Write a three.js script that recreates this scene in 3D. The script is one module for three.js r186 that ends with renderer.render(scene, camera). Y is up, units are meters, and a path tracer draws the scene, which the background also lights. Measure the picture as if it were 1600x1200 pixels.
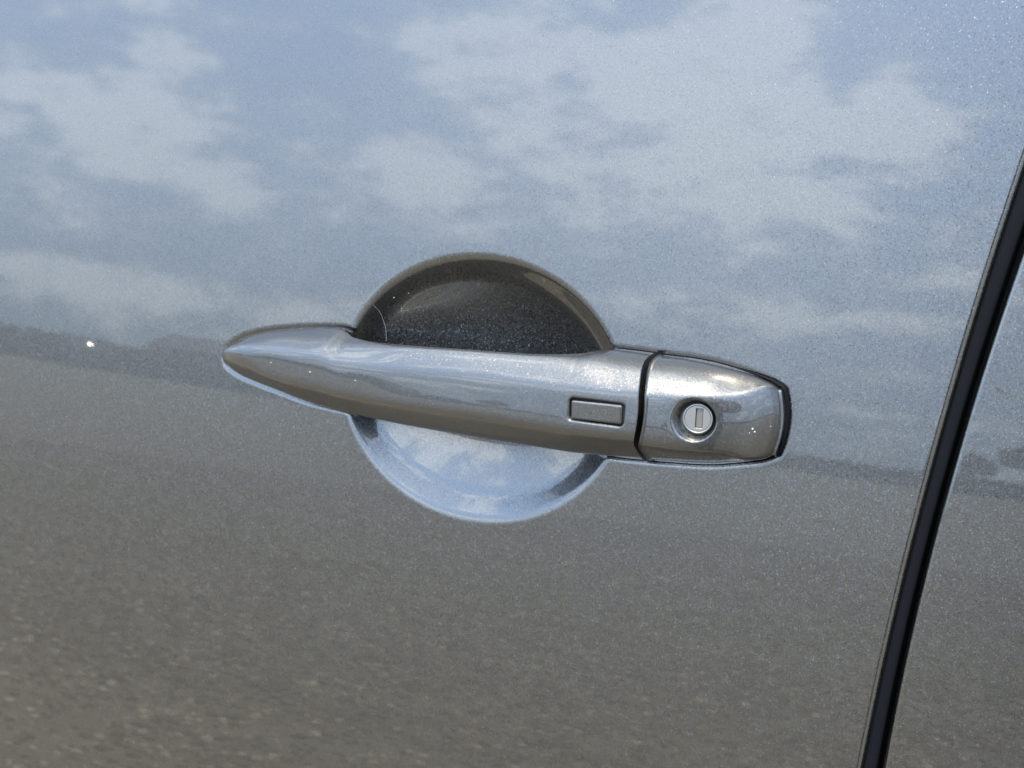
import * as THREE from 'three';
import { RoundedBoxGeometry } from 'three/addons/geometries/RoundedBoxGeometry.js';
import { MarchingCubes } from 'three/addons/objects/MarchingCubes.js';
import { mergeGeometries } from 'three/addons/utils/BufferGeometryUtils.js';
import { createNoise3D, createNoise2D } from 'simplex-noise';

// ------------------------------------------------------------------ helpers: seeded random
function rng(seed) {
  let s = seed >>> 0;
  return () => { s = (s + 0x6d2b79f5) >>> 0; let t = Math.imul(s ^ (s >>> 15), 1 | s); t = (t + Math.imul(t ^ (t >>> 7), 61 | t)) ^ t; return ((t ^ (t >>> 14)) >>> 0) / 4294967296; };
}
const R = THREE.MathUtils.degToRad, lerp = THREE.MathUtils.lerp, clamp = THREE.MathUtils.clamp;
const sstep = (a, b, x) => { const t = clamp((x - a) / (b - a), 0, 1); return t * t * (3 - 2 * t); };

// ------------------------------------------------------------------ camera, sky, sun, exposure
const HANDLE_HEIGHT = 0.95, TILT = R(9.3), RV = 1.6, RH = 6.0;   // door skin: tilt towards the sky and its two curvatures
const camera = new THREE.PerspectiveCamera(28, 4 / 3, 0.02, 3000);
camera.position.set(0.2202, HANDLE_HEIGHT + 0.1346, 0.4514);
camera.lookAt(0, HANDLE_HEIGHT, 0);
camera.focus = 0.50; camera.userData.fStop = 25;        // sharp on the paint, soft on what it mirrors

const scene = new THREE.Scene();
const SUN_AZ = R(9), SUN_EL = R(71);
const sunDir = new THREE.Vector3(Math.sin(SUN_AZ) * Math.cos(SUN_EL), Math.sin(SUN_EL), Math.cos(SUN_AZ) * Math.cos(SUN_EL));

// clouds seen mirrored in the door: azimuth, elevation, half width, half height (degrees), weight
const CLOUDS = [
  [-44.2, 16.0, 2.5, 4.4, .9], [-49.5, 13.7, 2.6, 1.0, .6], [-42.7, 11.8, 3.4, 1.6, .9], [-39.6, 10.6, 1.8, 1.5, .9], [-50.5, 10.5, 4, 2.2, .3],
  [-29.7, 12.2, 2.8, 1.7, 1.0], [-32.3, 14.5, 1.5, 1.5, .7], [-29.3, 20.7, 3.0, 3.2, .7], [-18.4, 21.1, 4.4, 4.8, 1.0], [-10.2, 19.6, 2.5, 2.7, 1.0],
  [-17.9, 16.7, 2.2, 1.3, .8], [-36.5, 16.5, .9, .6, .6], [-47.0, 3.4, 3.4, 1.1, 1.0], [-42.1, 3.7, 3.2, 1.1, 1.0], [-35.5, 4.0, 3.6, .9, .9], [-29, 5.2, 3.5, .9, .7],
  [-17.8, 7.4, 4.6, 1.0, .9], [-7.5, 11.0, 2.3, .9, .8], [-11, 8.2, 4, .8, .6], [-15.2, 13.8, 4.4, 1.8, .55], [-9.1, 2.9, 3.0, .3, .7], [-22, 13.5, 3, 2, .5], [-4, 14, 3, 1.2, .5],
  [-24, 19, 6, 5, .45], [-14, 18, 5, 5, .5], [-33, 22, 4, 3, .4], [-46, 12, 5, 4, .2], [-21, 23, 3.5, 2.5, .7], [-27, 16, 2, 1, .5], [-24.5, 11.5, 2.5, .7, .4],
  [-22.7, 24.4, 1.6, 1.5, -.9], [-13.0, 21.6, .9, 2.4, -.9], [-37.5, 19, 3.2, 3, -.5], [-34, 17.5, 2.5, 2, -.4], [-7.5, 25, 5, 3, -.8],
];
function skyTexture() {
  const W = 2048, H = 1024, data = new Float32Array(W * H * 4), noise = createNoise3D(rng(7));
  for (let j = 0; j < H; j++) {
    const el = ((j + .5) / H - .5) * 180, se = Math.sin(R(el)), ce = Math.cos(R(el));
    for (let i = 0; i < W; i++) {
      const a = ((i + .5) / W - .5) * 2 * Math.PI, x = Math.cos(a) * ce, z = Math.sin(a) * ce, o = (j * W + i) * 4;
      data[o + 3] = 1;
      if (el < -1) { data[o] = .30; data[o + 1] = .30; data[o + 2] = .30; continue; }
      const az = Math.atan2(x, z) * 180 / Math.PI, up = Math.max(el, 0);
      // clear air: deep blue overhead, pale towards the horizon, paler round the sun
      const k = Math.pow(1 - Math.max(se, 0), 3.2), sunny = Math.max(0, x * sunDir.x + se * sunDir.y + z * sunDir.z), halo = .18 * Math.pow(sunny, 24) + .07 * Math.pow(sunny, 5);
      const top = sstep(38, 75, el);
      let r = lerp(lerp(.33, .44, top), .29, k) + halo, g = lerp(lerp(.52, .56, top), .41, k) + halo, b = lerp(lerp(.88, .72, top), .54, k) + halo * .95;
      // clouds: the ones the door mirrors, and a scatter of like clouds all round
      const q = 1 + up / 14, n1 = (fx, s) => noise(x * s, se * s * 1.9, z * s + fx);
      const fine = .45 * n1(0, 9) + .3 * n1(3, 19) + .21 * n1(7, 40) + .14 * n1(11, 85) + .08 * n1(17, 170);
      let f = sstep(-.1, .55, noise(x * 3.1 + 5, se * 5, z * 3.1)) * .75 - .1;
      const known = sstep(-60, -52, az) * (1 - sstep(0, 8, az)) * (1 - sstep(27, 33, el));
      f *= 1 - known;
      for (const c of CLOUDS) {
        const u = (az - c[0]) / c[2], v = (el - c[1]) / c[3], d = u * u + v * v;
        if (d < 9) f += c[4] * Math.exp(-d * .9) * known;
      }
      const dens = sstep(.05, 1.0, f + fine * .95), wisp = .27 * sstep(-.6, .7, fine + f);
      const c = Math.min(1, dens * .52 + wisp), lit = .9 + .46 * sstep(.1, .9, dens) * (0.6 + .4 * sunny) - .3 * sstep(0, 1, -fine);
      const low = Math.exp(-up / 6);          // clouds near the horizon are seen through more air
      r = lerp(r, lit * lerp(1.0, .74, low), c); g = lerp(g, lit * lerp(1.05, .82, low), c); b = lerp(b, lit * lerp(1.07, .88, low), c);
      const glow = .84 + .3 * sunny; data[o] = r * glow; data[o + 1] = g * glow; data[o + 2] = b * glow;   // brighter towards the sun
    }
  }
  const t = new THREE.DataTexture(data, W, H, THREE.RGBAFormat, THREE.FloatType);
  t.mapping = THREE.EquirectangularReflectionMapping; t.magFilter = THREE.LinearFilter; t.minFilter = THREE.LinearFilter; t.needsUpdate = true;
  return t;
}
scene.background = skyTexture();
scene.environment = scene.background;

const sun = new THREE.DirectionalLight(0xfff3de, 2.0);
sun.position.copy(sunDir).multiplyScalar(60);
sun.castShadow = true;
sun.shadow.camera.left = -6; sun.shadow.camera.right = 6; sun.shadow.camera.top = 6; sun.shadow.camera.bottom = -6; sun.shadow.camera.far = 200;
sun.shadow.mapSize.set(4096, 4096);
scene.add(sun, sun.target);

const renderer = new THREE.WebGLRenderer({ antialias: true });
renderer.toneMapping = THREE.LinearToneMapping;
renderer.toneMappingExposure = 4.1;
renderer.shadowMap.enabled = true;

// ------------------------------------------------------------------ materials
const FLAKE_TILE = 0.43;
function flakeMaps() {
  const N = 2048, n = new Uint8Array(N * N * 4), q = new Uint8Array(N * N * 4), rand = rng(21);
  const blocks = new Float32Array(N * N * 2);
  for (let y = 0; y < N; y += 2) for (let x = 0; x < N; x += 2) {            // gentle waves of flakes lying almost flat
    const a = rand() * 6.283, m = .04 * rand(), bx = Math.cos(a) * m, by = Math.sin(a) * m;
    for (let k = 0; k < 4; k++) { const i = ((y + (k >> 1)) * N + x + (k & 1)) * 2; blocks[i] = bx; blocks[i + 1] = by; }
  }
  for (let i = 0; i < N * N; i++) {                                             // single flakes; a few stand at an angle and catch the sun
    const a = rand() * 6.283, tilted = rand() < .13, m = tilted ? .1 + .44 * Math.pow(rand(), 1.2) : .035 * rand();
    const nx = blocks[i * 2] + Math.cos(a) * m, ny = blocks[i * 2 + 1] + Math.sin(a) * m * (tilted && Math.sin(a) < 0 && rand() < .5 ? -1 : 1), nz = Math.sqrt(Math.max(.1, 1 - nx * nx - ny * ny));
    n[i * 4] = 127.5 + 127.5 * nx; n[i * 4 + 1] = 127.5 + 127.5 * ny; n[i * 4 + 2] = 127.5 + 127.5 * nz; n[i * 4 + 3] = 255;
    q[i * 4] = 255; q[i * 4 + 1] = Math.round((tilted ? .26 + .12 * rand() : .25 + .22 * rand() ** 2) * 255); q[i * 4 + 2] = 255; q[i * 4 + 3] = 255;
  }
  return [n, q].map((d) => {
    const t = new THREE.DataTexture(d, N, N); t.wrapS = t.wrapT = THREE.RepeatWrapping; t.magFilter = THREE.LinearFilter; t.minFilter = THREE.LinearMipmapLinearFilter; t.generateMipmaps = true; t.needsUpdate = true; return t;
  });
}
const [flakeNormal, flakeRough] = flakeMaps();
const paint = new THREE.MeshPhysicalMaterial({
  name: 'grey metallic paint', color: new THREE.Color().setRGB(.122, .122, .121), metalness: 1, roughness: 1, roughnessMap: flakeRough, normalMap: flakeNormal, normalScale: new THREE.Vector2(1, 1),
  clearcoat: 1, clearcoatRoughness: .012,
});
const trimPaint = paint.clone(); trimPaint.name = 'grey metallic paint on plastic'; trimPaint.normalScale.set(.8, .8); trimPaint.roughness = 1.4; trimPaint.color.setRGB(.1, .1, .099);
paint.normalScale.set(.78, .78);
const rubber = new THREE.MeshPhysicalMaterial({ name: 'black rubber', color: new THREE.Color().setRGB(.005, .006, .008), roughness: .75, specularIntensity: .14 });
const deepBlack = new THREE.MeshStandardMaterial({ name: 'black seal', color: new THREE.Color().setRGB(.006, .006, .007), roughness: .9 });
const lockMetal = new THREE.MeshStandardMaterial({ name: 'satin zinc', color: new THREE.Color().setRGB(.36, .355, .34), metalness: 1, roughness: .48 });
const slotMetal = new THREE.MeshStandardMaterial({ name: 'dull steel', color: new THREE.Color().setRGB(.26, .25, .235), metalness: 1, roughness: .55 });

// ------------------------------------------------------------------ naming
function tag(o, entries) { Object.assign(o.userData, entries); o.traverse((m) => { if (m.isMesh) { m.castShadow = true; m.receiveShadow = true; } }); return o; }
function part(name, geometry, material, parent) { const m = new THREE.Mesh(geometry, material); m.name = name; m.castShadow = m.receiveShadow = true; parent.add(m); return m; }

// ------------------------------------------------------------------ the car side
const car = new THREE.Group(); car.name = 'parked_car';
tag(car, { label: 'grey metallic car side with pull handle, round finger recess and keyhole', category: 'car' });
scene.add(car);
function onDoor(o) { o.position.set(0, HANDLE_HEIGHT, 0); o.rotation.x = -TILT; return o; }
const skin = (x, y) => -x * x / (2 * RH) - y * y / (2 * RV);
const mm = 0.001;

// piecewise cubic without overshoot through [x, y] pairs
function pchip(pts) {
  const n = pts.length, x = pts.map((p) => p[0]), y = pts.map((p) => p[1]), d = [], m = [];
  for (let i = 0; i < n - 1; i++) d.push((y[i + 1] - y[i]) / (x[i + 1] - x[i]));
  for (let i = 0; i < n; i++) {
    if (i === 0) m.push(d[0]); else if (i === n - 1) m.push(d[n - 2]);
    else if (d[i - 1] * d[i] <= 0) m.push(0);
    else { const h0 = x[i] - x[i - 1], h1 = x[i + 1] - x[i], w1 = 2 * h1 + h0, w2 = h1 + 2 * h0; m.push((w1 + w2) / (w1 / d[i - 1] + w2 / d[i])); }
  }
  return (t) => {
    if (t <= x[0]) return y[0]; if (t >= x[n - 1]) return y[n - 1];
    let i = 0; while (t > x[i + 1]) i++;
    const h = x[i + 1] - x[i], s = (t - x[i]) / h, s2 = s * s, s3 = s2 * s;
    return (2 * s3 - 3 * s2 + 1) * y[i] + (s3 - 2 * s2 + s) * h * m[i] + (-2 * s3 + 3 * s2) * y[i + 1] + (s3 - s2) * h * m[i + 1];
  };
}
// outlines of the handle in millimetres on the door skin: x towards the rear, y up
const TOP = [[-119, -4.1], [-118.8, -2.2], [-117.7, -.3], [-113.8, 3.0], [-111, 4.5], [-104, 7.0], [-93.6, 9.2], [-79.9, 11.2], [-67.8, 12.3], [-64.2, 11.7], [-59.7, 10.3], [-52.5, 10.1], [-44.3, 10.2], [-30.6, 10.7], [-11.8, 11.6], [10.1, 12.5], [18.1, 13.1], [25.6, 13.9], [29.7, 14.5], [32, 15.2], [34.5, 15.8], [38.6, 16], [47, 15.9], [54, 15.6]];
const BOT = [[-119, -4.5], [-118.7, -5.8], [-115.4, -8.1], [-110.9, -9.8], [-104.3, -11.3], [-94.2, -13.3], [-79.5, -15.9], [-64.5, -17], [-50, -17.5], [-32.9, -18.1], [-14.2, -18.4], [3.6, -18.6], [20.2, -19], [30.8, -19.5], [40.5, -19.7], [54, -19.2]];
const CAPTOP = [[55.9, 15.6], [61, 15.6], [69.1, 15.2], [77.1, 14.3], [85.3, 12.8], [89.5, 11.7], [92.5, 10.7], [94.2, 9.5]];
const CAPBOT = [[55.9, -19.1], [59, -18.9], [67.1, -18.4], [75, -17.6], [82.7, -16.2], [89, -14.7], [92.5, -13.4], [94.2, -12.1]];

// a body drawn through cross-sections: seven corners each, joined by weighted arcs from edge middle to edge middle
function section(yt, yb, k, w) {
  const H = yt - yb, y = (v) => yb + v * H;
  return [
    [yt - .06 * H, k.zb, 1], [yt, k.zt, w[0]], [y(k.v2), k.z2, w[1]], [y(k.vc), k.zc, w[2]], [y(k.vd), k.zd, w[3]], [yb, k.ze, w[4]], [yb + .06 * H, k.zb, 1],
  ];
}
function outline(corners, N) {
  const n = corners.length, pts = [];
  for (let i = 0; i < n; i++) {
    const p = corners[i], a = corners[(i + n - 1) % n], b = corners[(i + 1) % n], m0 = [(a[0] + p[0]) / 2, (a[1] + p[1]) / 2], m1 = [(b[0] + p[0]) / 2, (b[1] + p[1]) / 2];
    for (let j = 0; j < 48; j++) {
      const t = j / 48, A = (1 - t) * (1 - t), B = 2 * t * (1 - t) * p[2], C = t * t, D = A + B + C;
      pts.push([(A * m0[0] + B * p[0] + C * m1[0]) / D, (A * m0[1] + B * p[1] + C * m1[1]) / D]);
    }
  }
  const len = [0]; for (let i = 0; i < pts.length; i++) { const a = pts[i], b = pts[(i + 1) % pts.length]; len.push(len[i] + Math.hypot(a[0] - b[0], a[1] - b[1])); }
  const out = [], L = len[pts.length]; let i = 0;
  for (let j = 0; j < N; j++) {
    const s = j / N * L; while (len[i + 1] < s) i++;
    const f = (s - len[i]) / Math.max(1e-9, len[i + 1] - len[i]), a = pts[i], b = pts[(i + 1) % pts.length];
    out.push([lerp(a[0], b[0], f), lerp(a[1], b[1], f), s]);
  }
  out.L = L; return out;
}
function inset(ring, d) {
  const n = ring.length;
  return ring.map((p, i) => { const a = ring[(i + n - 1) % n], b = ring[(i + 1) % n], tx = b[0] - a[0], ty = b[1] - a[1], l = Math.hypot(tx, ty) || 1; return [p[0] - d * (-ty / l) * SIDE, p[1] - d * (tx / l) * SIDE, p[2]]; });
}
const SIDE = 1;
function loft(rings, move) {      // rings: { x, ring }; the first column is repeated at the end so that uv does not wrap
  const N = rings[0].ring.length, pos = [], uv = [], idx = [];
  for (const { x, ring } of rings) for (let j = 0; j <= N; j++) {
    const p = ring[j % N], q = move(x, p[0], p[1]);
    pos.push(q[0] * mm, q[1] * mm, q[2] * mm); uv.push(q[0] * mm / FLAKE_TILE, -(j === N ? ring.L ?? 90 : p[2]) * mm / FLAKE_TILE);
  }
  for (let i = 0; i + 1 < rings.length; i++) for (let j = 0; j < N; j++) {
    const a = i * (N + 1) + j, b = a + N + 1;
    idx.push(a, a + 1, b, b, a + 1, b + 1);
  }
  const g = new THREE.BufferGeometry();
  g.setAttribute('position', new THREE.Float32BufferAttribute(pos, 3)); g.setAttribute('uv', new THREE.Float32BufferAttribute(uv, 2)); g.setIndex(idx);
  g.computeVertexNormals();
  const nor = g.attributes.normal;
  for (let i = 0; i < rings.length; i++) { const a = i * (N + 1), b = a + N, v = new THREE.Vector3(nor.getX(a) + nor.getX(b), nor.getY(a) + nor.getY(b), nor.getZ(a) + nor.getZ(b)).normalize(); nor.setXYZ(a, v.x, v.y, v.z); nor.setXYZ(b, v.x, v.y, v.z); }
  return g;
}
const KEYS = ['zb', 'zt', 'v2', 'z2', 'vc', 'zc', 'vd', 'zd', 'ze', 'w2', 'wc', 'wd', 'we'];
function table(rows) { const f = {}; KEYS.forEach((k, i) => { f[k] = pchip(rows.map((r) => [r[0], r[i + 1]])); }); return (s) => Object.fromEntries(KEYS.map((k) => [k, f[k](s)])); }
const gripTable = table([
  //  s   zb   zt   v2   z2    vc   zc    vd   zd   ze  w2 wc  wd we
  [-119, -1, 0, .85, .3, 0.82, .5, .38, 0.5, 0, 1, 1.3, 1.6, 3.5],
  [-117, -1.5, 0, .87, 1.2, 0.81, 4, .38, 3.8, 0, 1, 1.3, 1.6, 3.5],
  [-112, -2, 0, .88, 2.6, 0.78, 7.2, .37, 7.00, .2, 1, 1.3, 1.6, 3.5],
  [-103, -2, 0, .89, 5, 0.735, 10.4, .35, 10.20, .7, 1.2, 1.3, 1.6, 3.5],
  [-90, -2, 0, .89, 7.4, 0.715, 13, 0.281, 12.80, 1.2, 1.5, 2.8, 4, 3.5],
  [-75, -1.5, 1.2, .877, 9.4, 0.705, 16, 0.281, 15.80, 2.5, 1.5, 2.8, 4, 3.5],
  [-66, 1.2, 3.6, .875, 11, 0.705, 17.3, 0.281, 17.10, 4.5, 1.4, 2.8, 4, 3.5],
  [-58, 4.4, 6.6, .93, 12.2, 0.722, 18.4, 0.286, 18.20, 6.5, 1.2, 2.8, 4, 1.8],
  [-48, 8, 10.0, .94, 13.7, 0.735, 19.2, 0.290, 19.00, 8, 1, 2.8, 4, 2],
  [-30, 10.5, 13.0, 0.967, 16.5, .735, 20.2, 0.290, 20.35, 9.5, 1, 2.8, 4, 2],
  [0, 12, 14.2, 0.969, 17.2, .735, 21.3, 0.288, 21.45, 10.5, 1, 2.2, 4, 2],
  [18, 11.5, 13.5, 0.962, 17.2, .715, 21.6, 0.277, 21.75, 10, 1, 3.2, 4, 2],
  [28, 7, 9, 0.952, 17.0, .69, 21.6, 0.265, 21.75, 8.5, 1, 3.8, 4, 2],
  [35, -1, 2, 0.942, 16.0, .67, 21.5, 0.256, 21.65, 6, 1, 4, 4, 2],
  [44, -2, 0, 0.937, 15.2, .675, 21.3, 0.256, 21.45, 3, 1, 4, 4, 2],
  [54, -2, 0, 0.937, 14.7, .695, 21, 0.252, 21.15, 1.5, 1, 4, 4, 2],
]);
const capTable = table([
  [55.9, -2, 0, 0.937, 14.4, .683, 21, 0.218, 21.15, 1, 1, 4, 4, 2],
  [66, -2, 0, 0.937, 13.2, .70, 19.9, 0.198, 20.05, .6, 1, 4, 4, 2],
  [75, -2, 0, 0.942, 11.7, .735, 17.8, 0.185, 17.95, .5, 1, 4, 4, 2],
  [82, -2, 0, .945, 8.3, .78, 14.6, 0.155, 14.75, .5, 1, 4, 4, 2],
  [88, -2, 0, .96, 6.0, .875, 11, 0.073, 11.15, .5, 1, 4, 4, 2],
  [92, -2, 0, .975, 4.4, .955, 7.0, 0.034, 6.80, .5, 1, 3, 4, 2],
  [94.2, -2, 0, .98, 2.4, .965, 3.7, 0.026, 3.7, .5, 1, 2.5, 3.0, 2],
]);
const topOf = pchip(TOP), botOf = pchip(BOT), capTopOf = pchip(CAPTOP), capBotOf = pchip(CAPBOT);
const gripRing = (s) => { const k = gripTable(s); return outline(section(topOf(s), botOf(s), k, [lerp(3, 1.6, sstep(-66, -50, s)), k.w2, k.wc, k.wd, k.we]), 240); };
const capRing = (s) => { const k = capTable(s); return outline(section(capTopOf(s), capBotOf(s), k, [1.6, k.w2, k.wc, k.wd, k.we]), 260); };
function closeEnd(rings, s, ringAt, dir, r) {       // a small rounding, then the flat end
  const base = ringAt(s), out = [];
  for (let k = 0; k <= 6; k++) { const th = k / 6 * Math.PI / 2, ring = inset(base, r * (1 - Math.cos(th))); ring.L = base.L; out.push({ x: s - dir * r + dir * r * Math.sin(th), ring }); }
  const last = out[out.length - 1], c = [0, 0]; for (const p of last.ring) { c[0] += p[0] / last.ring.length; c[1] += p[1] / last.ring.length; }
  for (const f of [.93, .6, .25, .01]) { const ring = last.ring.map((p) => [lerp(c[0], p[0], f), lerp(c[1], p[1], f), p[2]]); ring.L = base.L; out.push({ x: s, ring }); }
  return dir > 0 ? rings.concat(out) : out.reverse().concat(rings);
}
// recess for the small button, and the dimple round the lock
const BUTTON = { x: 39.8, y: -2.75, w: 17.4, h: 6.1, turn: R(1.2) };
const LOCK = { x: 71.1, y: -1.75 };
function boxDistance(x, y, w, h, r) { const qx = Math.abs(x) - w / 2 + r, qy = Math.abs(y) - h / 2 + r; return Math.hypot(Math.max(qx, 0), Math.max(qy, 0)) + Math.min(Math.max(qx, qy), 0) - r; }
function gripMove(s, y, z) {
  let x = s - .0122 * (y + 1) * (y + 1) * sstep(20, 54, s);
  if (z > 12 && s > 25) { const d = boxDistance(x - BUTTON.x, y - BUTTON.y, BUTTON.w + .9, BUTTON.h + .9, 1.1); z -= 1.5 * (1 - sstep(-.35, .3, d)) + .12 * Math.exp(-Math.max(d, 0) * 1.2); }
  return [x, y, z + skin(x * mm, y * mm) / mm];
}
function capMove(s, y, z) {
  const q = sstep(60, 94, s), x = s - lerp(.0122, .017, q) * (y + 1) * (y + 1);
  if (z > 6) { const d = Math.hypot(x - LOCK.x, y - LOCK.y); z -= 3.4 * (1 - sstep(4.7, 6.9, d)) + .25 * Math.exp(-Math.max(0, d - 6.2) * .9) * sstep(4.7, 6.6, d); }
  return [x, y, z + skin(x * mm, y * mm) / mm];
}
let grip, cover;
const handle = onDoor(new THREE.Group()); handle.name = 'door_handle'; car.add(handle);
{
  let rings = [];
  for (let i = 0; i <= 90; i++) { const s = -119 + 20 * Math.pow(i / 90, 1.7); rings.push({ x: s, ring: gripRing(s) }); }
  for (let i = 1; i <= 400; i++) { const s = -99 + 152.1 * i / 400; rings.push({ x: s, ring: gripRing(s) }); }
  rings = closeEnd(rings, 54.0, gripRing, 1, .8);
  grip = part('grip', loft(rings, gripMove), trimPaint, handle);
}
{
  let rings = [];
  for (let i = 0; i <= 210; i++) { const s = 56.7 + 38.1 * i / 210; rings.push({ x: s, ring: capRing(s) }); }
  rings = closeEnd(rings, 55.9, capRing, -1, .8);
  const base = capRing(94.8);      // the rear end: a rounded edge, then the wall down to the gasket
  for (let k = 1; k <= 12; k++) {
    const th = k / 12 * Math.PI / 2, d = .4 * (1 - Math.cos(th)), ring = inset(base, d); ring.L = base.L; rings.push({ x: 94.8 + .4 * Math.sin(th), ring });
  }
  const last = rings[rings.length - 1].ring; let c = [0, 0]; for (const p of last) { c[0] += p[0] / last.length; c[1] += p[1] / last.length; }
  for (const f of [.9, .5, .01]) { const ring = last.map((p) => [lerp(c[0], p[0], f), lerp(c[1], p[1], f), p[2]]); ring.L = base.L; rings.push({ x: 95.2, ring }); }
  cover = part('lock_cover', loft(rings, capMove), trimPaint, handle);
}
{ // the button and its black surround
  const z = 21.0 + skin(.04, 0) / mm, g = new RoundedBoxGeometry(BUTTON.w * mm, BUTTON.h * mm, 2.4 * mm, 6, .75 * mm);
  { const p = g.attributes.position, uv = g.attributes.uv; for (let i = 0; i < p.count; i++) uv.setXY(i, p.getX(i) / FLAKE_TILE, p.getY(i) / FLAKE_TILE); }
  const b = part('unlock_button', g, trimPaint, handle); b.position.set(BUTTON.x * mm, BUTTON.y * mm, (z - .75) * mm); b.rotation.set(R(3.5), 0, BUTTON.turn);
  const s = new THREE.Shape(), w = BUTTON.w / 2 + .42, h = BUTTON.h / 2 + .42, r = 1.1;
  s.moveTo(-w + r, -h); s.lineTo(w - r, -h); s.absarc(w - r, -h + r, r, -Math.PI / 2, 0); s.lineTo(w, h - r); s.absarc(w - r, h - r, r, 0, Math.PI / 2); s.lineTo(-w + r, h); s.absarc(-w + r, h - r, r, Math.PI / 2, Math.PI); s.lineTo(-w, -h + r); s.absarc(-w + r, -h + r, r, Math.PI, Math.PI * 1.5);
  const f = new THREE.ExtrudeGeometry(s, { depth: 1.2, bevelEnabled: true, bevelThickness: .15, bevelSize: .12, bevelSegments: 2, curveSegments: 8 }); f.scale(mm, mm, mm);
  const e = part('button_gasket', f, deepBlack, handle); e.position.set(BUTTON.x * mm, BUTTON.y * mm, (z - 2.0) * mm); e.rotation.set(R(3.5), 0, BUTTON.turn);
}
{ // the lock: a disc with a slot, a ring round it, and the shutter behind the slot
  const s = new THREE.Shape(); s.absarc(0, 0, 3.95, 0, Math.PI * 2);
  const slot = new THREE.Path(), x0 = -.85, x1 = 1.65, y0 = -3.0, y1 = 3.35; slot.moveTo(x0, y0); slot.lineTo(x0, y1); slot.lineTo(x1, y1); slot.lineTo(x1, y0); slot.lineTo(x0, y0); s.holes.push(slot);
  const disc = new THREE.ExtrudeGeometry(s, { depth: 2.0, bevelEnabled: true, bevelThickness: .15, bevelSize: .12, bevelSegments: 3, curveSegments: 48 }); disc.translate(0, 0, -2.15);
  const ring = new THREE.LatheGeometry([[4.12, -3.5], [4.12, -.05], [4.2, .1], [4.4, .18], [4.62, .1], [4.7, -.1], [4.75, -3.5]].map((p) => new THREE.Vector2(p[0], p[1])), 64); ring.rotateX(Math.PI / 2);
  const both = mergeGeometries([disc.toNonIndexed(), ring.toNonIndexed()]); both.scale(mm, mm, mm);
  const at = [(LOCK.x + .55) * mm, (LOCK.y + .3) * mm, 16.5 * mm + skin(.0711, 0)], turn = new THREE.Euler(R(3), R(11), 0);
  const c = part('lock_cylinder', both, lockMetal, handle); c.position.set(...at); c.rotation.copy(turn);
  const k = new RoundedBoxGeometry(2.05 * mm, 5.9 * mm, .8 * mm, 3, .2 * mm); k.translate(.45 * mm, .25 * mm, -.95 * mm);
  const w = part('keyway', k, slotMetal, handle); w.position.set(...at); w.rotation.copy(turn);
}
// filler behind the seam between grip and lock cover
{
  const g = new RoundedBoxGeometry(8 * mm, 29 * mm, 8 * mm, 3, 1.5 * mm), f = part('seam_filler', g, deepBlack, handle); f.position.set(54.2 * mm, -0.9 * mm, 3 * mm);
}

// ------------------------------------------------------------------ footprint of the handle on the skin: for the seat pressed round it and the gasket
const footprint = [];
for (let s = -119; s <= 54; s += 1.5) footprint.push([s, topOf(s)]);
for (let s = 55.9; s <= 94.2; s += 1.2) { const y = capTopOf(s); footprint.push([s - .017 * sstep(60, 94, s) * (y + 1) * (y + 1), y]); }
for (let y = 9.0; y > -11.6; y -= 1.2) footprint.push([95.1 - .017 * (y + 1) * (y + 1), y]);
for (let s = 94.2; s >= 55.9; s -= 1.2) { const y = capBotOf(s); footprint.push([s - .017 * sstep(60, 94, s) * (y + 1) * (y + 1), y]); }
for (let s = 54; s >= -119; s -= 1.5) footprint.push([s, botOf(s)]);
function footDistance(x, y) {          // outside positive, inside negative
  let best = 1e9, inside = false; const n = footprint.length;
  for (let i = 0, j = n - 1; i < n; j = i++) {
    const a = footprint[j], b = footprint[i], ex = b[0] - a[0], ey = b[1] - a[1], t = clamp(((x - a[0]) * ex + (y - a[1]) * ey) / (ex * ex + ey * ey + 1e-9), 0, 1), dx = x - a[0] - t * ex, dy = y - a[1] - t * ey;
    best = Math.min(best, dx * dx + dy * dy);
    if ((a[1] > y) !== (b[1] > y) && x < (b[0] - a[0]) * (y - a[1]) / (b[1] - a[1]) + a[0]) inside = !inside;
  }
  return inside ? -Math.sqrt(best) : Math.sqrt(best);
}
// black gasket under the lock cover, thick at its rear end
{
  const path = [], thick = [];
  const n = footprint.length;
  for (let i = 0; i < n; i++) {
    const p = footprint[i]; if (p[0] < 36) continue;
    const a = footprint[(i + n - 1) % n], b = footprint[(i + 1) % n], tx = b[0] - a[0], ty = b[1] - a[1], l = Math.hypot(tx, ty) || 1, nx = -ty / l, ny = tx / l;
    const q = sstep(76, 93, p[0]) * sstep(-17, -8, p[1]), r = .2 + .4 * q;
    path.push(new THREE.Vector3((p[0] + nx * .55 * r) * mm, (p[1] + ny * .55 * r) * mm, skin(p[0] * mm, p[1] * mm) - .3 * mm + .9 * q * mm)); thick.push(r);
  }
  const curve = new THREE.CatmullRomCurve3(path), seg = 260, rad = 12, g = new THREE.TubeGeometry(curve, seg, mm, rad, false), p = g.attributes.position;
  for (let i = 0; i <= seg; i++) {
    const u = i / seg, c = curve.getPointAt(u), t = curve.getUtoTmapping(u) * (path.length - 1), k = lerp(thick[Math.floor(t)], thick[Math.min(thick.length - 1, Math.floor(t) + 1)], t % 1);
    for (let j = 0; j <= rad; j++) { const at = i * (rad + 1) + j; p.setXYZ(at, c.x + (p.getX(at) - c.x) * k, c.y + (p.getY(at) - c.y) * k, c.z + (p.getZ(at) - c.z) * k * (1 + 1.6 * sstep(.3, .7, k))); }
  }
  g.computeVertexNormals();
  part('handle_gasket', g, rubber, handle);
}

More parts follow.
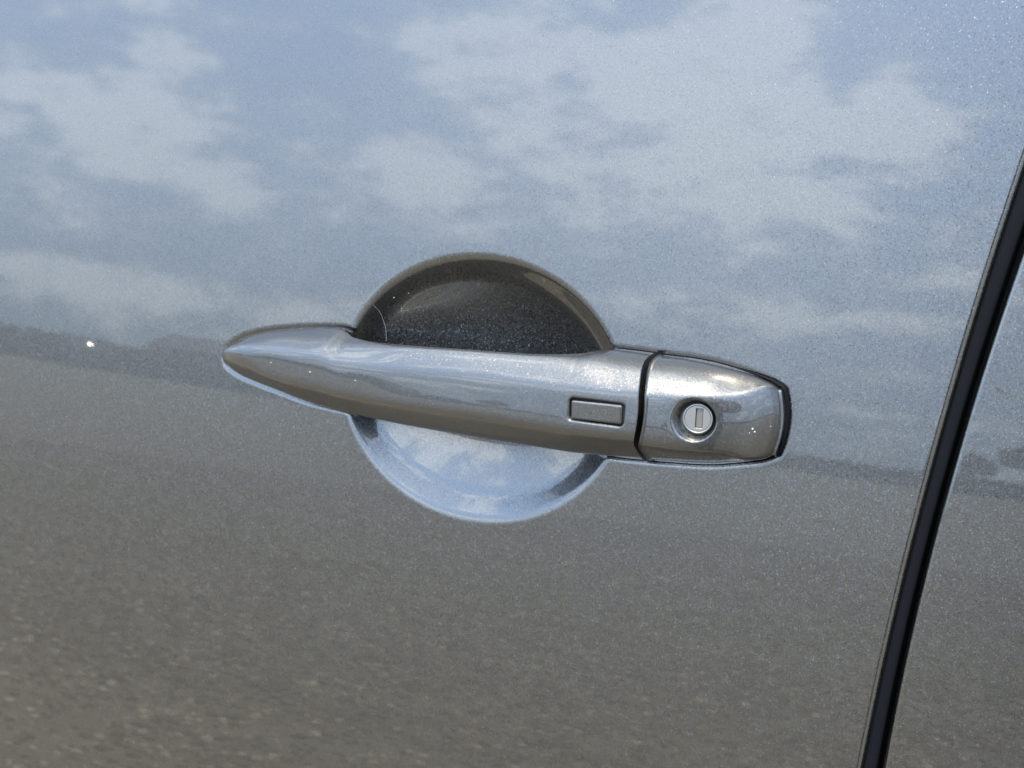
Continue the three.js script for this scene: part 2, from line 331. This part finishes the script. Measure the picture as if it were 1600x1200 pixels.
// ------------------------------------------------------------------ door skins
const gapFront = (y) => { const q = clamp(y, -160, 160); return 142.4 + .1625 * y + .0003 * q * q; };
const gapWidth = (y) => { const q = clamp(y, -120, 110); return 5.6 + .013 * q + .00016 * q * q; };
// the finger recess: a pressed bowl with a rounded rim, a sloping wall and a dished floor
const smax = (a, b, k) => { const h = Math.max(k - Math.abs(a - b), 0) / k; return Math.max(a, b) + h * h * k / 4; }, smin = (a, b, k) => -smax(-a, -b, k);
function bowl(x, y) {
  const dx = x + 13.1, dy = y + 3, ro = Math.hypot(dx / 53.2, dy / 45);
  if (ro > 1.3) return 0;
  const far = Math.hypot(dx, dy), rim = far / Math.max(ro, 1e-3), inward = rim - far, rf = Math.hypot((x + 13.2) / 47.5, (y + 2.2) / 37.6);
  const up = sstep(-.5, .6, dy / Math.max(far, 1)), edge = lerp(4.8, 4.8, up), dish = 12.4 - edge;
  const wall = inward < 0 ? inward * .6 : edge * inward / Math.max(.5, rim - far + (rf - 1) * 38), floor = Math.max(2.5, edge + dish * (1 - Math.pow(rf, lerp(1.55, 2.5, up))));
  return inward < -2 ? 0 : smin(smax(wall, 0, 1.1), floor, .6);
}
function doorDepth(x, y) {
  const b = bowl(x, y); let z = -b;
  if (x > -130 && x < 106 && y > -30 && y < 28) {
    const d = footDistance(x, y), in_bowl = sstep(.6, 4, b);
    z -= .42 * (1 - in_bowl) * (d < 0 ? 1 : Math.exp(-d * d / (.75 * .75)));
  }
  return z;
}
function steps(list) { const out = []; for (const [a, b, n] of list) for (let i = 0; i < n; i++) out.push(lerp(a, b, i / n)); out.push(list[list.length - 1][1]); return out; }
function sheet(cols, rows, at) {      // at(u, v) -> [x, y, z] in millimetres
  const pos = [], uv = [], idx = [], w = cols.length;
  for (const v of rows) { let run = 0, px = null; for (const u of cols) { const q = at(u, v); if (px) run += Math.hypot(q[0] - px[0], q[2] - px[2]); else run = q[0]; px = q; pos.push(q[0] * mm, q[1] * mm, q[2] * mm); uv.push(run * mm / FLAKE_TILE, q[1] * mm / FLAKE_TILE); } }
  for (let j = 0; j + 1 < rows.length; j++) for (let i = 0; i + 1 < w; i++) { const a = j * w + i, b = a + w; idx.push(a, a + 1, b, b, a + 1, b + 1); }
  const g = new THREE.BufferGeometry(); g.setAttribute('position', new THREE.Float32BufferAttribute(pos, 3)); g.setAttribute('uv', new THREE.Float32BufferAttribute(uv, 2)); g.setIndex(idx); g.computeVertexNormals(); return g;
}
const ROLL = 2.4, ROWS = steps([[-620, -72, 90], [-72, 68, 310], [68, 240, 60]]);
{
  const X1 = 106, cols = steps([[-950, -132, 90], [-132, X1, 530], [X1, 107, 40], [107, 108, 16], [108, 109, 3]]);   // past 106: 0..1 to the start of the roll, 1..2 round it, 2..3 inwards
  part('front_door', sheet(cols, ROWS, (u, y) => {
    const edge = gapFront(y);
    if (u <= X1) return [u, y, skin(u * mm, y * mm) / mm + doorDepth(u, y)];
    const start = edge - ROLL * 1.0, s = u - X1;
    let x, z = 0;
    if (s <= 1) { x = lerp(X1, start, s); z = doorDepth(x, y); }
    else if (s <= 2) { const th = (s - 1) * R(97); x = start + ROLL * Math.sin(th) * .85; z = -ROLL * (1 - Math.cos(th)); }
    else { x = start + ROLL * .85 * Math.sin(R(97)); z = -ROLL * (1 - Math.cos(R(97))) - (s - 2) * 9; }
    return [x, y, skin(x * mm, y * mm) / mm + z];
  }), paint, car);
  onDoor(car.children[car.children.length - 1]);
}
{
  const rows = steps([[-620, -150, 20], [-150, 140, 80], [140, 240, 8]]), cols = steps([[0, 1, 3], [1, 2, 16], [2, 3, 60]]);
  const m = part('rear_door', sheet(cols, rows, (u, y) => {
    const edge = gapFront(y) + gapWidth(y) + .1, r = 1.6, start = edge + r * .9;
    let x, z = 0;
    if (u <= 1) { x = start - r * .9; z = -r - (1 - u) * 9; }
    else if (u <= 2) { const th = (2 - u) * Math.PI / 2; x = start - r * .9 * Math.sin(th); z = -r * (1 - Math.cos(th)); }
    else x = lerp(start, 1050, Math.pow(u - 2, 1.6));
    return [x, y, skin(x * mm, y * mm) / mm + z];
  }), paint, car);
  onDoor(m);
}
{ // rubber weather strip along the rear edge of the front door, and the dark pillar behind the gap
  const rows = steps([[-620, -150, 20], [-150, 140, 80], [140, 240, 8]]);
  const prof = [[-1.2, -9], [-.7, -4.2], [-.2, -2.6], [.6, -2.15], [1.6, -2.1], [2.6, -2.25], [3.3, -2.5], [3.7, -2.9], [3.85, -3.6], [3.9, -12]];
  const m = part('weather_strip', sheet(prof.map((_, i) => i), rows, (i, y) => { const p = prof[i], k = gapWidth(y) / 5.8, x = gapFront(y) - .3 + p[0] * k; return [x, y, skin(x * mm, y * mm) / mm + p[1]]; }), rubber, car);
  onDoor(m);
  const b = part('door_pillar', sheet([-14, 24], rows, (i, y) => { const x = gapFront(y) + i; return [x, y, skin(x * mm, y * mm) / mm - 12]; }), deepBlack, car);
  onDoor(b);
}

// ------------------------------------------------------------------ dust specks and a hairline scratch
const SPECKS_COVER = [[87.6, -3.1, .38], [88.2, -4.0, .3], [86.9, -4.4, .22], [92.0, -2.2, .2]], SPECKS_GRIP = [[-70.1, -2.6, .3], [-50.2, -3.1, .22], [-89.1, -1.6, .24]];
const SPECKS_BOWL = [[-49.9, 24.7, .34], [-44.7, 26.7, .24]], SCRATCH = [[-56.7, 21.6], [-55.2, 19], [-54.3, 15.6], [-53.7, 12.2], [-53.7, 8.7]];
{
  const door = car.children.find((o) => o.name === 'front_door'), chalk = new THREE.MeshStandardMaterial({ name: 'pale dust', color: new THREE.Color().setRGB(.5, .49, .47), roughness: .7 }), rand = rng(61);
  const surface = (mesh, x, y) => {           // height of a mesh over a point of the skin, in the door's own axes
    const p = mesh.geometry.attributes.position, ix = mesh.geometry.index.array; let best = -1e9;
    for (let i = 0; i < ix.length; i += 3) {
      const a = ix[i], b = ix[i + 1], c = ix[i + 2], ax = p.getX(a), bx = p.getX(b), cx = p.getX(c); if (Math.min(ax, bx, cx) > x || Math.max(ax, bx, cx) < x) continue;
      const ay = p.getY(a), by = p.getY(b), cy = p.getY(c); if (Math.min(ay, by, cy) > y || Math.max(ay, by, cy) < y) continue;
      const d = (by - cy) * (ax - cx) + (cx - bx) * (ay - cy); if (Math.abs(d) < 1e-14) continue;
      const u = ((by - cy) * (x - cx) + (cx - bx) * (y - cy)) / d, v = ((cy - ay) * (x - cx) + (ax - cx) * (y - cy)) / d, w = 1 - u - v; if (u < -1e-4 || v < -1e-4 || w < -1e-4) continue;
      best = Math.max(best, u * p.getZ(a) + v * p.getZ(b) + w * p.getZ(c));
    }
    return best;
  };
  const grain = (mesh, parent, x, y, r) => { const g = new THREE.IcosahedronGeometry(r * .75 * mm, 1); g.scale(1 + rand() * .6, .8 + rand() * .4, .4); g.translate(x * mm, y * mm, surface(mesh, x * mm, y * mm)); part('dust_speck', g, chalk, parent); };
  for (const [x, y, r] of SPECKS_COVER) grain(cover, handle, x, y, r);
  for (const [x, y, r] of SPECKS_GRIP) grain(grip, handle, x, y, r);
  for (const [x, y, r] of SPECKS_BOWL) grain(door, door, x, y, r);
  const line = SCRATCH.map(([x, y]) => new THREE.Vector3(x * mm, y * mm, surface(door, x * mm, y * mm)));
  part('scratch', new THREE.TubeGeometry(new THREE.CatmullRomCurve3(line), 60, .055 * mm, 5), new THREE.MeshStandardMaterial({ name: 'scratched paint', color: new THREE.Color().setRGB(.3, .3, .3), roughness: .7 }), door);
}
// ------------------------------------------------------------------ ground
{
  const N = 2048, tile = 6, d = new Uint8Array(N * N * 4), rand = rng(5), n2 = createNoise2D(rng(12)), tone = new Float32Array(N * N), warm = new Float32Array(N * N);
  const wrapNoise = (x, y, f) => { const a = x / N * 6.28318, b = y / N * 6.28318; return n2(Math.cos(a) * f + 3 * Math.cos(b) * f, Math.sin(a) * f + 3 * Math.sin(b) * f + 9); };
  tone.fill(.128);
  for (let i = 0; i < 160000; i++) {                                    // grit from a few millimetres to two centimetres
    const x = rand() * N | 0, y = rand() * N | 0, r = 1 + Math.pow(rand(), 3) * 3, big = rand(), t = rand() < .12 ? .24 + .17 * big : .104 + .065 * big, w = rand();
    for (let b = -Math.ceil(r); b <= r; b++) for (let a = -Math.ceil(r); a <= r; a++) if (a * a + b * b < r * r) { const k = ((y + b + N) % N) * N + (x + a + N) % N; tone[k] = t; warm[k] = w; }
  }
  for (let y = 0; y < N; y++) for (let x = 0; x < N; x++) {
    const k = y * N + x, patch = 1 + .14 * wrapNoise(x, y, .9) + .12 * wrapNoise(x, y, 2.6), v = tone[k] * patch * (.9 + .2 * rand()), q = warm[k];
    const c = [v * (1.2 + .08 * q), v * 1.06, v * (.76 - .06 * q)];
    for (let j = 0; j < 3; j++) d[k * 4 + j] = 255 * Math.pow(clamp(c[j], 0, 1), 1 / 2.2);
    d[k * 4 + 3] = 255;
  }
  const t = new THREE.DataTexture(d, N, N); t.colorSpace = THREE.SRGBColorSpace; t.wrapS = t.wrapT = THREE.RepeatWrapping; t.magFilter = THREE.LinearFilter; t.needsUpdate = true;
  const g = new THREE.PlaneGeometry(2400, 2400, 24, 24); g.rotateX(-Math.PI / 2);
  const uv = g.attributes.uv; for (let i = 0; i < uv.count; i++) uv.setXY(i, uv.getX(i) * 2400 / tile, uv.getY(i) * 2400 / tile);
  const m = new THREE.Mesh(g, new THREE.MeshStandardMaterial({ name: 'gravel', map: t, roughness: .95 })); m.name = 'ground'; m.receiveShadow = true; m.userData.kind = 'structure'; scene.add(m);
}
{ // loose pebbles lying on the ground in front of the car
  const rand = rng(77), n2 = createNoise2D(rng(13)), base = new THREE.IcosahedronGeometry(1, 1), p = base.attributes.position, n3 = createNoise3D(rng(14));
  for (let i = 0; i < p.count; i++) { const x = p.getX(i), y = p.getY(i), z = p.getZ(i), k = 1 + .28 * n3(x * 1.3, y * 1.3, z * 1.3); p.setXYZ(i, x * k, y * k * .75, z * k); }
  base.computeVertexNormals();
  const list = []; while (list.length < 110000) {
    const r = 1.0 + 8.5 * Math.pow(rand(), .62), az = R(-85 + 125 * rand()), x = Math.sin(az) * r, z = Math.cos(az) * r;
    const clump = .5 + .5 * n2(x * 1.1, z * 1.1) + .35 * n2(x * 4, z * 4); if (rand() > .25 + clump) continue;
    list.push([x, z, .004 + .010 * Math.pow(rand(), 2.2), rand() < .22 ? .27 + .2 * rand() : .098 + .075 * rand(), rand()]);
  }
  const m = new THREE.InstancedMesh(base, new THREE.MeshStandardMaterial({ name: 'pebble', roughness: .9 }), list.length), M4 = new THREE.Matrix4(), q = new THREE.Quaternion(), e = new THREE.Euler(), c = new THREE.Color();
  list.forEach(([x, z, r, t, w], i) => { e.set(rand() - .5, rand() * 6.28, rand() - .5); M4.compose(new THREE.Vector3(x, r * .3, z), q.setFromEuler(e), new THREE.Vector3(r * (.8 + .5 * rand()), r, r * (.8 + .5 * rand()))); m.setMatrixAt(i, M4); m.setColorAt(i, c.setRGB(t * (1.22 + .12 * w), t * 1.05, t * (.8 - .06 * w))); });
  m.name = 'gravel'; scene.add(m); tag(m, { kind: 'stuff', label: 'loose grey and pinkish pebbles on the ground before the car', category: 'gravel' });
}
// ------------------------------------------------------------------ what stands far off and is mirrored in the paint
const polar = (az, dist) => [Math.sin(R(az)) * dist, 0, Math.cos(R(az)) * dist];
const leafMaterial = new THREE.MeshStandardMaterial({ name: 'foliage', color: new THREE.Color().setRGB(.034, .036, .034), roughness: .9, side: THREE.DoubleSide });
function leafCloud(rand, blobs, count, size) {
  const pos = [], v = new THREE.Vector3(), e1 = new THREE.Vector3(), e2 = new THREE.Vector3();
  for (let i = 0; i < count; i++) {
    const b = blobs[Math.floor(rand() * blobs.length)];
    v.set(rand() - .5, rand() - .5, rand() - .5).normalize().multiplyScalar(Math.cbrt(.3 + .7 * rand())); v.set(b[0] + v.x * b[3], Math.max(.05, b[1] + v.y * b[4]), b[2] + v.z * b[3]);
    e1.set(rand() - .5, rand() - .5, rand() - .5).normalize().multiplyScalar(size * (.6 + .8 * rand())); e2.set(rand() - .5, rand() - .5, rand() - .5).normalize().multiplyScalar(size * (.6 + .8 * rand()));
    pos.push(v.x - e1.x, v.y - e1.y, v.z - e1.z, v.x + e1.x, v.y + e1.y, v.z + e1.z, v.x + e2.x, v.y + e2.y, v.z + e2.z);
  }
  const g = new THREE.BufferGeometry(); g.setAttribute('position', new THREE.Float32BufferAttribute(pos, 3)); g.computeVertexNormals(); return g;
}
{ // a low belt of scrub along the edge of the lot
  const rand = rng(31), blobs = [];
  for (let i = 0; i < 420; i++) { const az = -110 + 215 * rand(), tall = az < -33 ? 1 : az < -14 ? .45 : .5, p = polar(az, 52 + 26 * rand()), h = (.8 + .22 * rand()) * tall; blobs.push([p[0], h * .8, p[2], 2.2 + 2 * rand(), h]); }
  const g = leafCloud(rand, blobs, 90000, .3), m = new THREE.Mesh(g, leafMaterial); m.name = 'scrub'; m.castShadow = true; scene.add(m);
  tag(m, { kind: 'stuff', label: 'dark scrub along the far edge of the gravel', category: 'scrub' });
}
const bark = new THREE.MeshStandardMaterial({ name: 'bark', color: new THREE.Color().setRGB(.09, .07, .055), roughness: .9 });
function tree(az, dist, height, seed, label) {
  const rand = rng(seed), o = new THREE.Group(); o.name = seed === 50 ? 'broad_tree' : `broad_tree_${String(seed - 50).padStart(3, '0')}`; o.position.set(...polar(az, dist)); scene.add(o);
  const limbs = [new THREE.CylinderGeometry(.09 * height / 4, .16 * height / 4, height * .5, 9).translate(0, height * .25, 0)], blobs = [];
  for (let k = 0; k < 6; k++) {
    const a = k / 6 * 6.283 + rand(), l = height * (.25 + .12 * rand()), g = new THREE.CylinderGeometry(.03 * height / 4, .07 * height / 4, l, 6).translate(0, l / 2, 0); g.rotateZ(.6 + .4 * rand()); g.rotateY(a); g.translate(0, height * (.36 + .1 * rand()), 0); limbs.push(g);
    blobs.push([Math.cos(a) * height * .26, height * (.55 + .22 * rand()), Math.sin(a) * height * .26, height * (.2 + .08 * rand()), height * (.16 + .07 * rand())]);
  }
  blobs.push([0, height * .78, 0, height * .26, height * .2]);
  part('trunk', mergeGeometries(limbs), bark, o); part('crown', leafCloud(rand, blobs, 5000, height * .032), leafMaterial, o);
  tag(o, { label, category: 'tree' });
}
tree(-2.5, 58, 3.6, 50, 'dark low tree mirrored at the right edge of the rear door');
tree(-5.2, 66, 2.6, 51, 'small round bush-like tree left of the taller mirrored tree');
tree(-28, 90, 3.6, 52, 'dark tree mirrored in the middle of the handle');
{ // a pale bungalow behind the scrub
  const o = new THREE.Group(); o.name = 'bungalow'; o.position.set(...polar(-37.5, 66)); o.rotation.y = R(-20); scene.add(o);
  const white = new THREE.MeshStandardMaterial({ name: 'pale render', color: new THREE.Color().setRGB(.62, .60, .56), roughness: .85 }), tiles = new THREE.MeshStandardMaterial({ name: 'roof felt', color: new THREE.Color().setRGB(.10, .09, .09), roughness: .85 });
  const glass = new THREE.MeshPhysicalMaterial({ name: 'window glass', color: new THREE.Color().setRGB(.03, .035, .04), roughness: .06 }), wood = new THREE.MeshStandardMaterial({ name: 'dark door paint', color: new THREE.Color().setRGB(.12, .07, .05), roughness: .6 });
  const s = new THREE.Shape(); s.moveTo(-2.6, 0); s.lineTo(2.6, 0); s.lineTo(2.6, 1.9); s.lineTo(0, 2.75); s.lineTo(-2.6, 1.9); s.lineTo(-2.6, 0);
  const g = new THREE.ExtrudeGeometry(s, { depth: 7, bevelEnabled: false }); g.translate(0, 0, -3.5); g.rotateY(Math.PI / 2); part('wall', g, white, o);
  for (const q of [1, -1]) { const r = new THREE.BoxGeometry(7.6, .12, 3.1); r.rotateX(q * Math.atan2(.85, 2.6)); r.translate(0, 2.42, q * 1.42); part('roof', r, tiles, o); }
  for (const x of [-2.2, 1.9]) { const w = part('window', new RoundedBoxGeometry(1.3, .95, .1, 2, .03), white, o); w.position.set(x, 1.2, -2.62); const p = part('pane', new THREE.BoxGeometry(1.12, .78, .06), glass, w); p.position.z = -.04; }
  const d = part('door', new RoundedBoxGeometry(.9, 1.8, .1, 2, .02), wood, o); d.position.set(-.1, .92, -2.62);
  tag(o, { label: 'pale bungalow with dark roof beyond the gravel lot', category: 'house' });
}
{ // a light hatchback parked far across the lot, its rear window catching the sun
  const o = new THREE.Group(); o.name = 'hatchback'; const at = polar(-44.6, 53); o.position.set(...at); scene.add(o);
  // the tilted window's normal halves the angle between the sun and this door
  const towards = new THREE.Vector3(-at[0], .2, -at[2]).normalize(), h = towards.clone().add(sunDir).normalize(); o.rotation.y = Math.atan2(h.x, h.z);
  const lean = Math.asin(h.y), body = new THREE.MeshPhysicalMaterial({ name: 'dark blue-grey car paint', color: new THREE.Color().setRGB(.07, .075, .085), roughness: .7 });
  const glass = new THREE.MeshPhysicalMaterial({ name: 'car glass', color: new THREE.Color().setRGB(.02, .025, .025), roughness: .05 });
  const s = new THREE.Shape(), c = Math.tan(lean); s.moveTo(-2.1, .28); s.lineTo(1.95, .28); s.quadraticCurveTo(2.08, .3, 2.06, .6); s.lineTo(2.0, .92); s.lineTo(2.0 - .55 * c, 1.45 + .02); s.quadraticCurveTo(.2, 1.62, -.55, 1.44); s.lineTo(-1.15, .98); s.quadraticCurveTo(-2.1, .86, -2.15, .6); s.lineTo(-2.1, .28);
  const g = new THREE.ExtrudeGeometry(s, { depth: 1.5, bevelEnabled: true, bevelThickness: .1, bevelSize: .06, bevelSegments: 3 }); g.translate(0, 0, -.75); g.rotateY(-Math.PI / 2); part('body', g, body, o);
  const glassW = 1.3, glassH = .55 / Math.cos(lean), w = new THREE.PlaneGeometry(glassW, glassH, 24, 12), wp = w.attributes.position;
  for (let i = 0; i < wp.count; i++) wp.setZ(i, .05 - (wp.getX(i) ** 2 + wp.getY(i) ** 2) / (2 * 7.5));
  w.computeVertexNormals();
  const rw = part('rear_window', w, glass, o); rw.rotation.x = -lean; rw.position.set(0, 1.2 + .06 * h.y, 2.0 - .275 * c + .06 * Math.hypot(h.x, h.z));
  const tyre = new THREE.TorusGeometry(.25, .09, 10, 24).rotateY(Math.PI / 2), rim = new THREE.CylinderGeometry(.2, .2, .12, 20).rotateZ(Math.PI / 2);
  for (const x of [-.8, .8]) for (const z of [-1.35, 1.3]) { const k = part('wheel', tyre, rubber, o); k.position.set(x, .34, z); part('rim', rim, lockMetal, k); }
  for (const x of [-.6, .6]) part('tail_light', new RoundedBoxGeometry(.28, .14, .06, 2, .03), new THREE.MeshPhysicalMaterial({ name: 'red lens', color: new THREE.Color().setRGB(.3, .02, .02), roughness: .2 }), o).position.set(x, .75, 2.1);
  tag(o, { label: 'dark hatchback parked across the lot with sun on its rear window', category: 'car' });
}

// ------------------------------------------------------------------ the photographer, mirrored in the lock cover
{
  const at = new THREE.Vector3(.425, 0, .85), turn = new THREE.Matrix4().makeRotationY(R(24)).setPosition(at);   // faces the handle
  // joints in the person's own axes: x to their right seen from the front, y up, -z ahead
  const J = (x, y, z) => new THREE.Vector3(x, y, z);
  const bones = [
    [J(0, .96, 0), J(0, 1.12, .01), .145, .135], [J(0, 1.12, .01), J(0, 1.36, 0), .135, .15], [J(-.11, 1.38, 0), J(.11, 1.38, 0), .085, .085], [J(0, 1.42, 0), J(0, 1.53, -.015), .058, .055],
    [J(0, 1.60, -.03), J(0, 1.66, -.02), .078, .092], [J(0, 1.565, -.06), J(0, 1.60, -.06), .05, .06],
    [J(0, 1.59, -.12), J(0, 1.615, -.105), .014, .01], [J(-.085, 1.61, -.01), J(-.085, 1.64, -.01), .014, .014], [J(.085, 1.61, -.01), J(.085, 1.64, -.01), .014, .014],
    [J(-.09, .92, 0), J(-.10, .50, -.01), .095, .062], [J(-.10, .50, -.01), J(-.105, .10, .02), .06, .042], [J(-.105, .05, .02), J(-.115, .035, -.15), .04, .035],
    [J(.09, .92, 0), J(.10, .50, -.01), .095, .062], [J(.10, .50, -.01), J(.105, .10, .02), .06, .042], [J(.105, .05, .02), J(.115, .035, -.15), .04, .035],
    [J(-.19, 1.38, 0), J(-.25, 1.12, -.06), .058, .045], [J(-.25, 1.12, -.06), J(-.115, 1.08, -.29), .043, .028], [J(.19, 1.38, 0), J(.25, 1.12, -.06), .058, .045], [J(.25, 1.12, -.06), J(.115, 1.08, -.29), .043, .028],
  ];
  for (const s of [-1, 1]) {      // hands: a palm, four fingers closed round the phone's edge and a thumb along its back
    bones.push([J(s * .115, 1.08, -.29), J(s * .098, 1.085, -.345), .024, .026]);
    for (let f = 0; f < 4; f++) { const y = 1.055 + f * .019; bones.push([J(s * .096, y, -.35), J(s * .094, y, -.385), .0095, .009], [J(s * .094, y, -.385), J(s * .07, y + .002, -.395 + .002 * f), .009, .008]); }
    bones.push([J(s * .098, 1.10, -.335), J(s * .066, 1.115, -.355), .012, .009]);
  }
  const d3 = new THREE.Vector3(), ab = new THREE.Vector3();
  const field = (p, list) => { let k = 26, sum = 0; for (const [a, b, ra, rb] of list) { ab.subVectors(b, a); const t = clamp(d3.subVectors(p, a).dot(ab) / ab.lengthSq(), 0, 1), d = d3.subVectors(p, a).addScaledVector(ab, -t).length() - lerp(ra, rb, t); if (d < .2) sum += Math.exp(-k * d); } return sum > 0 ? -Math.log(sum) / k : .2; };
  const grid = (centre, half, res, list) => {
    const mc = new MarchingCubes(res, new THREE.MeshStandardMaterial(), false, false, 120000); mc.isolation = 0; const p = new THREE.Vector3();
    for (let z = 0; z < res; z++) for (let y = 0; y < res; y++) for (let x = 0; x < res; x++) { p.set(centre.x + (x / res * 2 - 1) * half, centre.y + (y / res * 2 - 1) * half, centre.z + (z / res * 2 - 1) * half); mc.field[x + y * res + z * res * res] = -field(p, list); }
    mc.update(); const n = mc.count ?? mc.geometry.drawRange.count, g = new THREE.BufferGeometry(), pos = new Float32Array(n * 3);
    for (let i = 0; i < n * 3; i += 3) { pos[i] = mc.positionArray[i] * half + centre.x; pos[i + 1] = mc.positionArray[i + 1] * half + centre.y; pos[i + 2] = mc.positionArray[i + 2] * half + centre.z; }
    g.setAttribute('position', new THREE.BufferAttribute(pos, 3)); g.setAttribute('normal', new THREE.BufferAttribute(mc.normalArray.slice(0, n * 3), 3)); return g;
  };
  const hands = bones.slice(19), g = mergeGeometries([grid(J(0, .9, -.1), .92, 84, bones.slice(0, 19)), grid(J(-.1, 1.085, -.345), .075, 50, [bones[16], ...hands.slice(0, 10)]), grid(J(.1, 1.085, -.345), .075, 50, [bones[18], ...hands.slice(10)])]);
  const col = new Float32Array(g.attributes.position.count * 3), P = g.attributes.position;
  for (let i = 0; i < P.count; i++) {
    const x = Math.abs(P.getX(i)), y = P.getY(i), z = P.getZ(i), skinTone = (y > 1.47) || (z < -.19 && y > .95 && y < 1.25), hair = y > 1.66 || (y > 1.56 && z > .0);
    const c = hair ? [.03, .022, .018] : skinTone ? [.42, .26, .19] : y > .93 ? [.045, .05, .06] : y > .09 ? [.06, .065, .085] : [.03, .03, .03]; col.set(c, i * 3);
  }
  g.setAttribute('color', new THREE.BufferAttribute(col, 3)); g.applyMatrix4(turn);
  const m = new THREE.Mesh(g, new THREE.MeshStandardMaterial({ name: 'clothes and skin', vertexColors: true, roughness: .85 })); m.name = 'person'; scene.add(m);
  tag(m, { label: 'person in dark shirt and trousers holding a phone up to the door', category: 'person' });
  const ph = new RoundedBoxGeometry(.148, .072, .008, 4, .0035), t = new THREE.Mesh(ph, new THREE.MeshPhysicalMaterial({ name: 'dark phone glass', color: new THREE.Color().setRGB(.02, .02, .022), roughness: .15 })); t.name = 'phone';
  const dir = new THREE.Vector3(0, HANDLE_HEIGHT, 0).sub(camera.position).normalize(); t.position.copy(camera.position).addScaledVector(dir, -.012).addScaledVector(new THREE.Vector3().crossVectors(dir, camera.up).normalize(), .055); t.lookAt(t.position.clone().add(dir)); scene.add(t);
  tag(t, { label: 'dark phone held level in both hands of the person', category: 'phone' });
}

renderer.render(scene, camera);
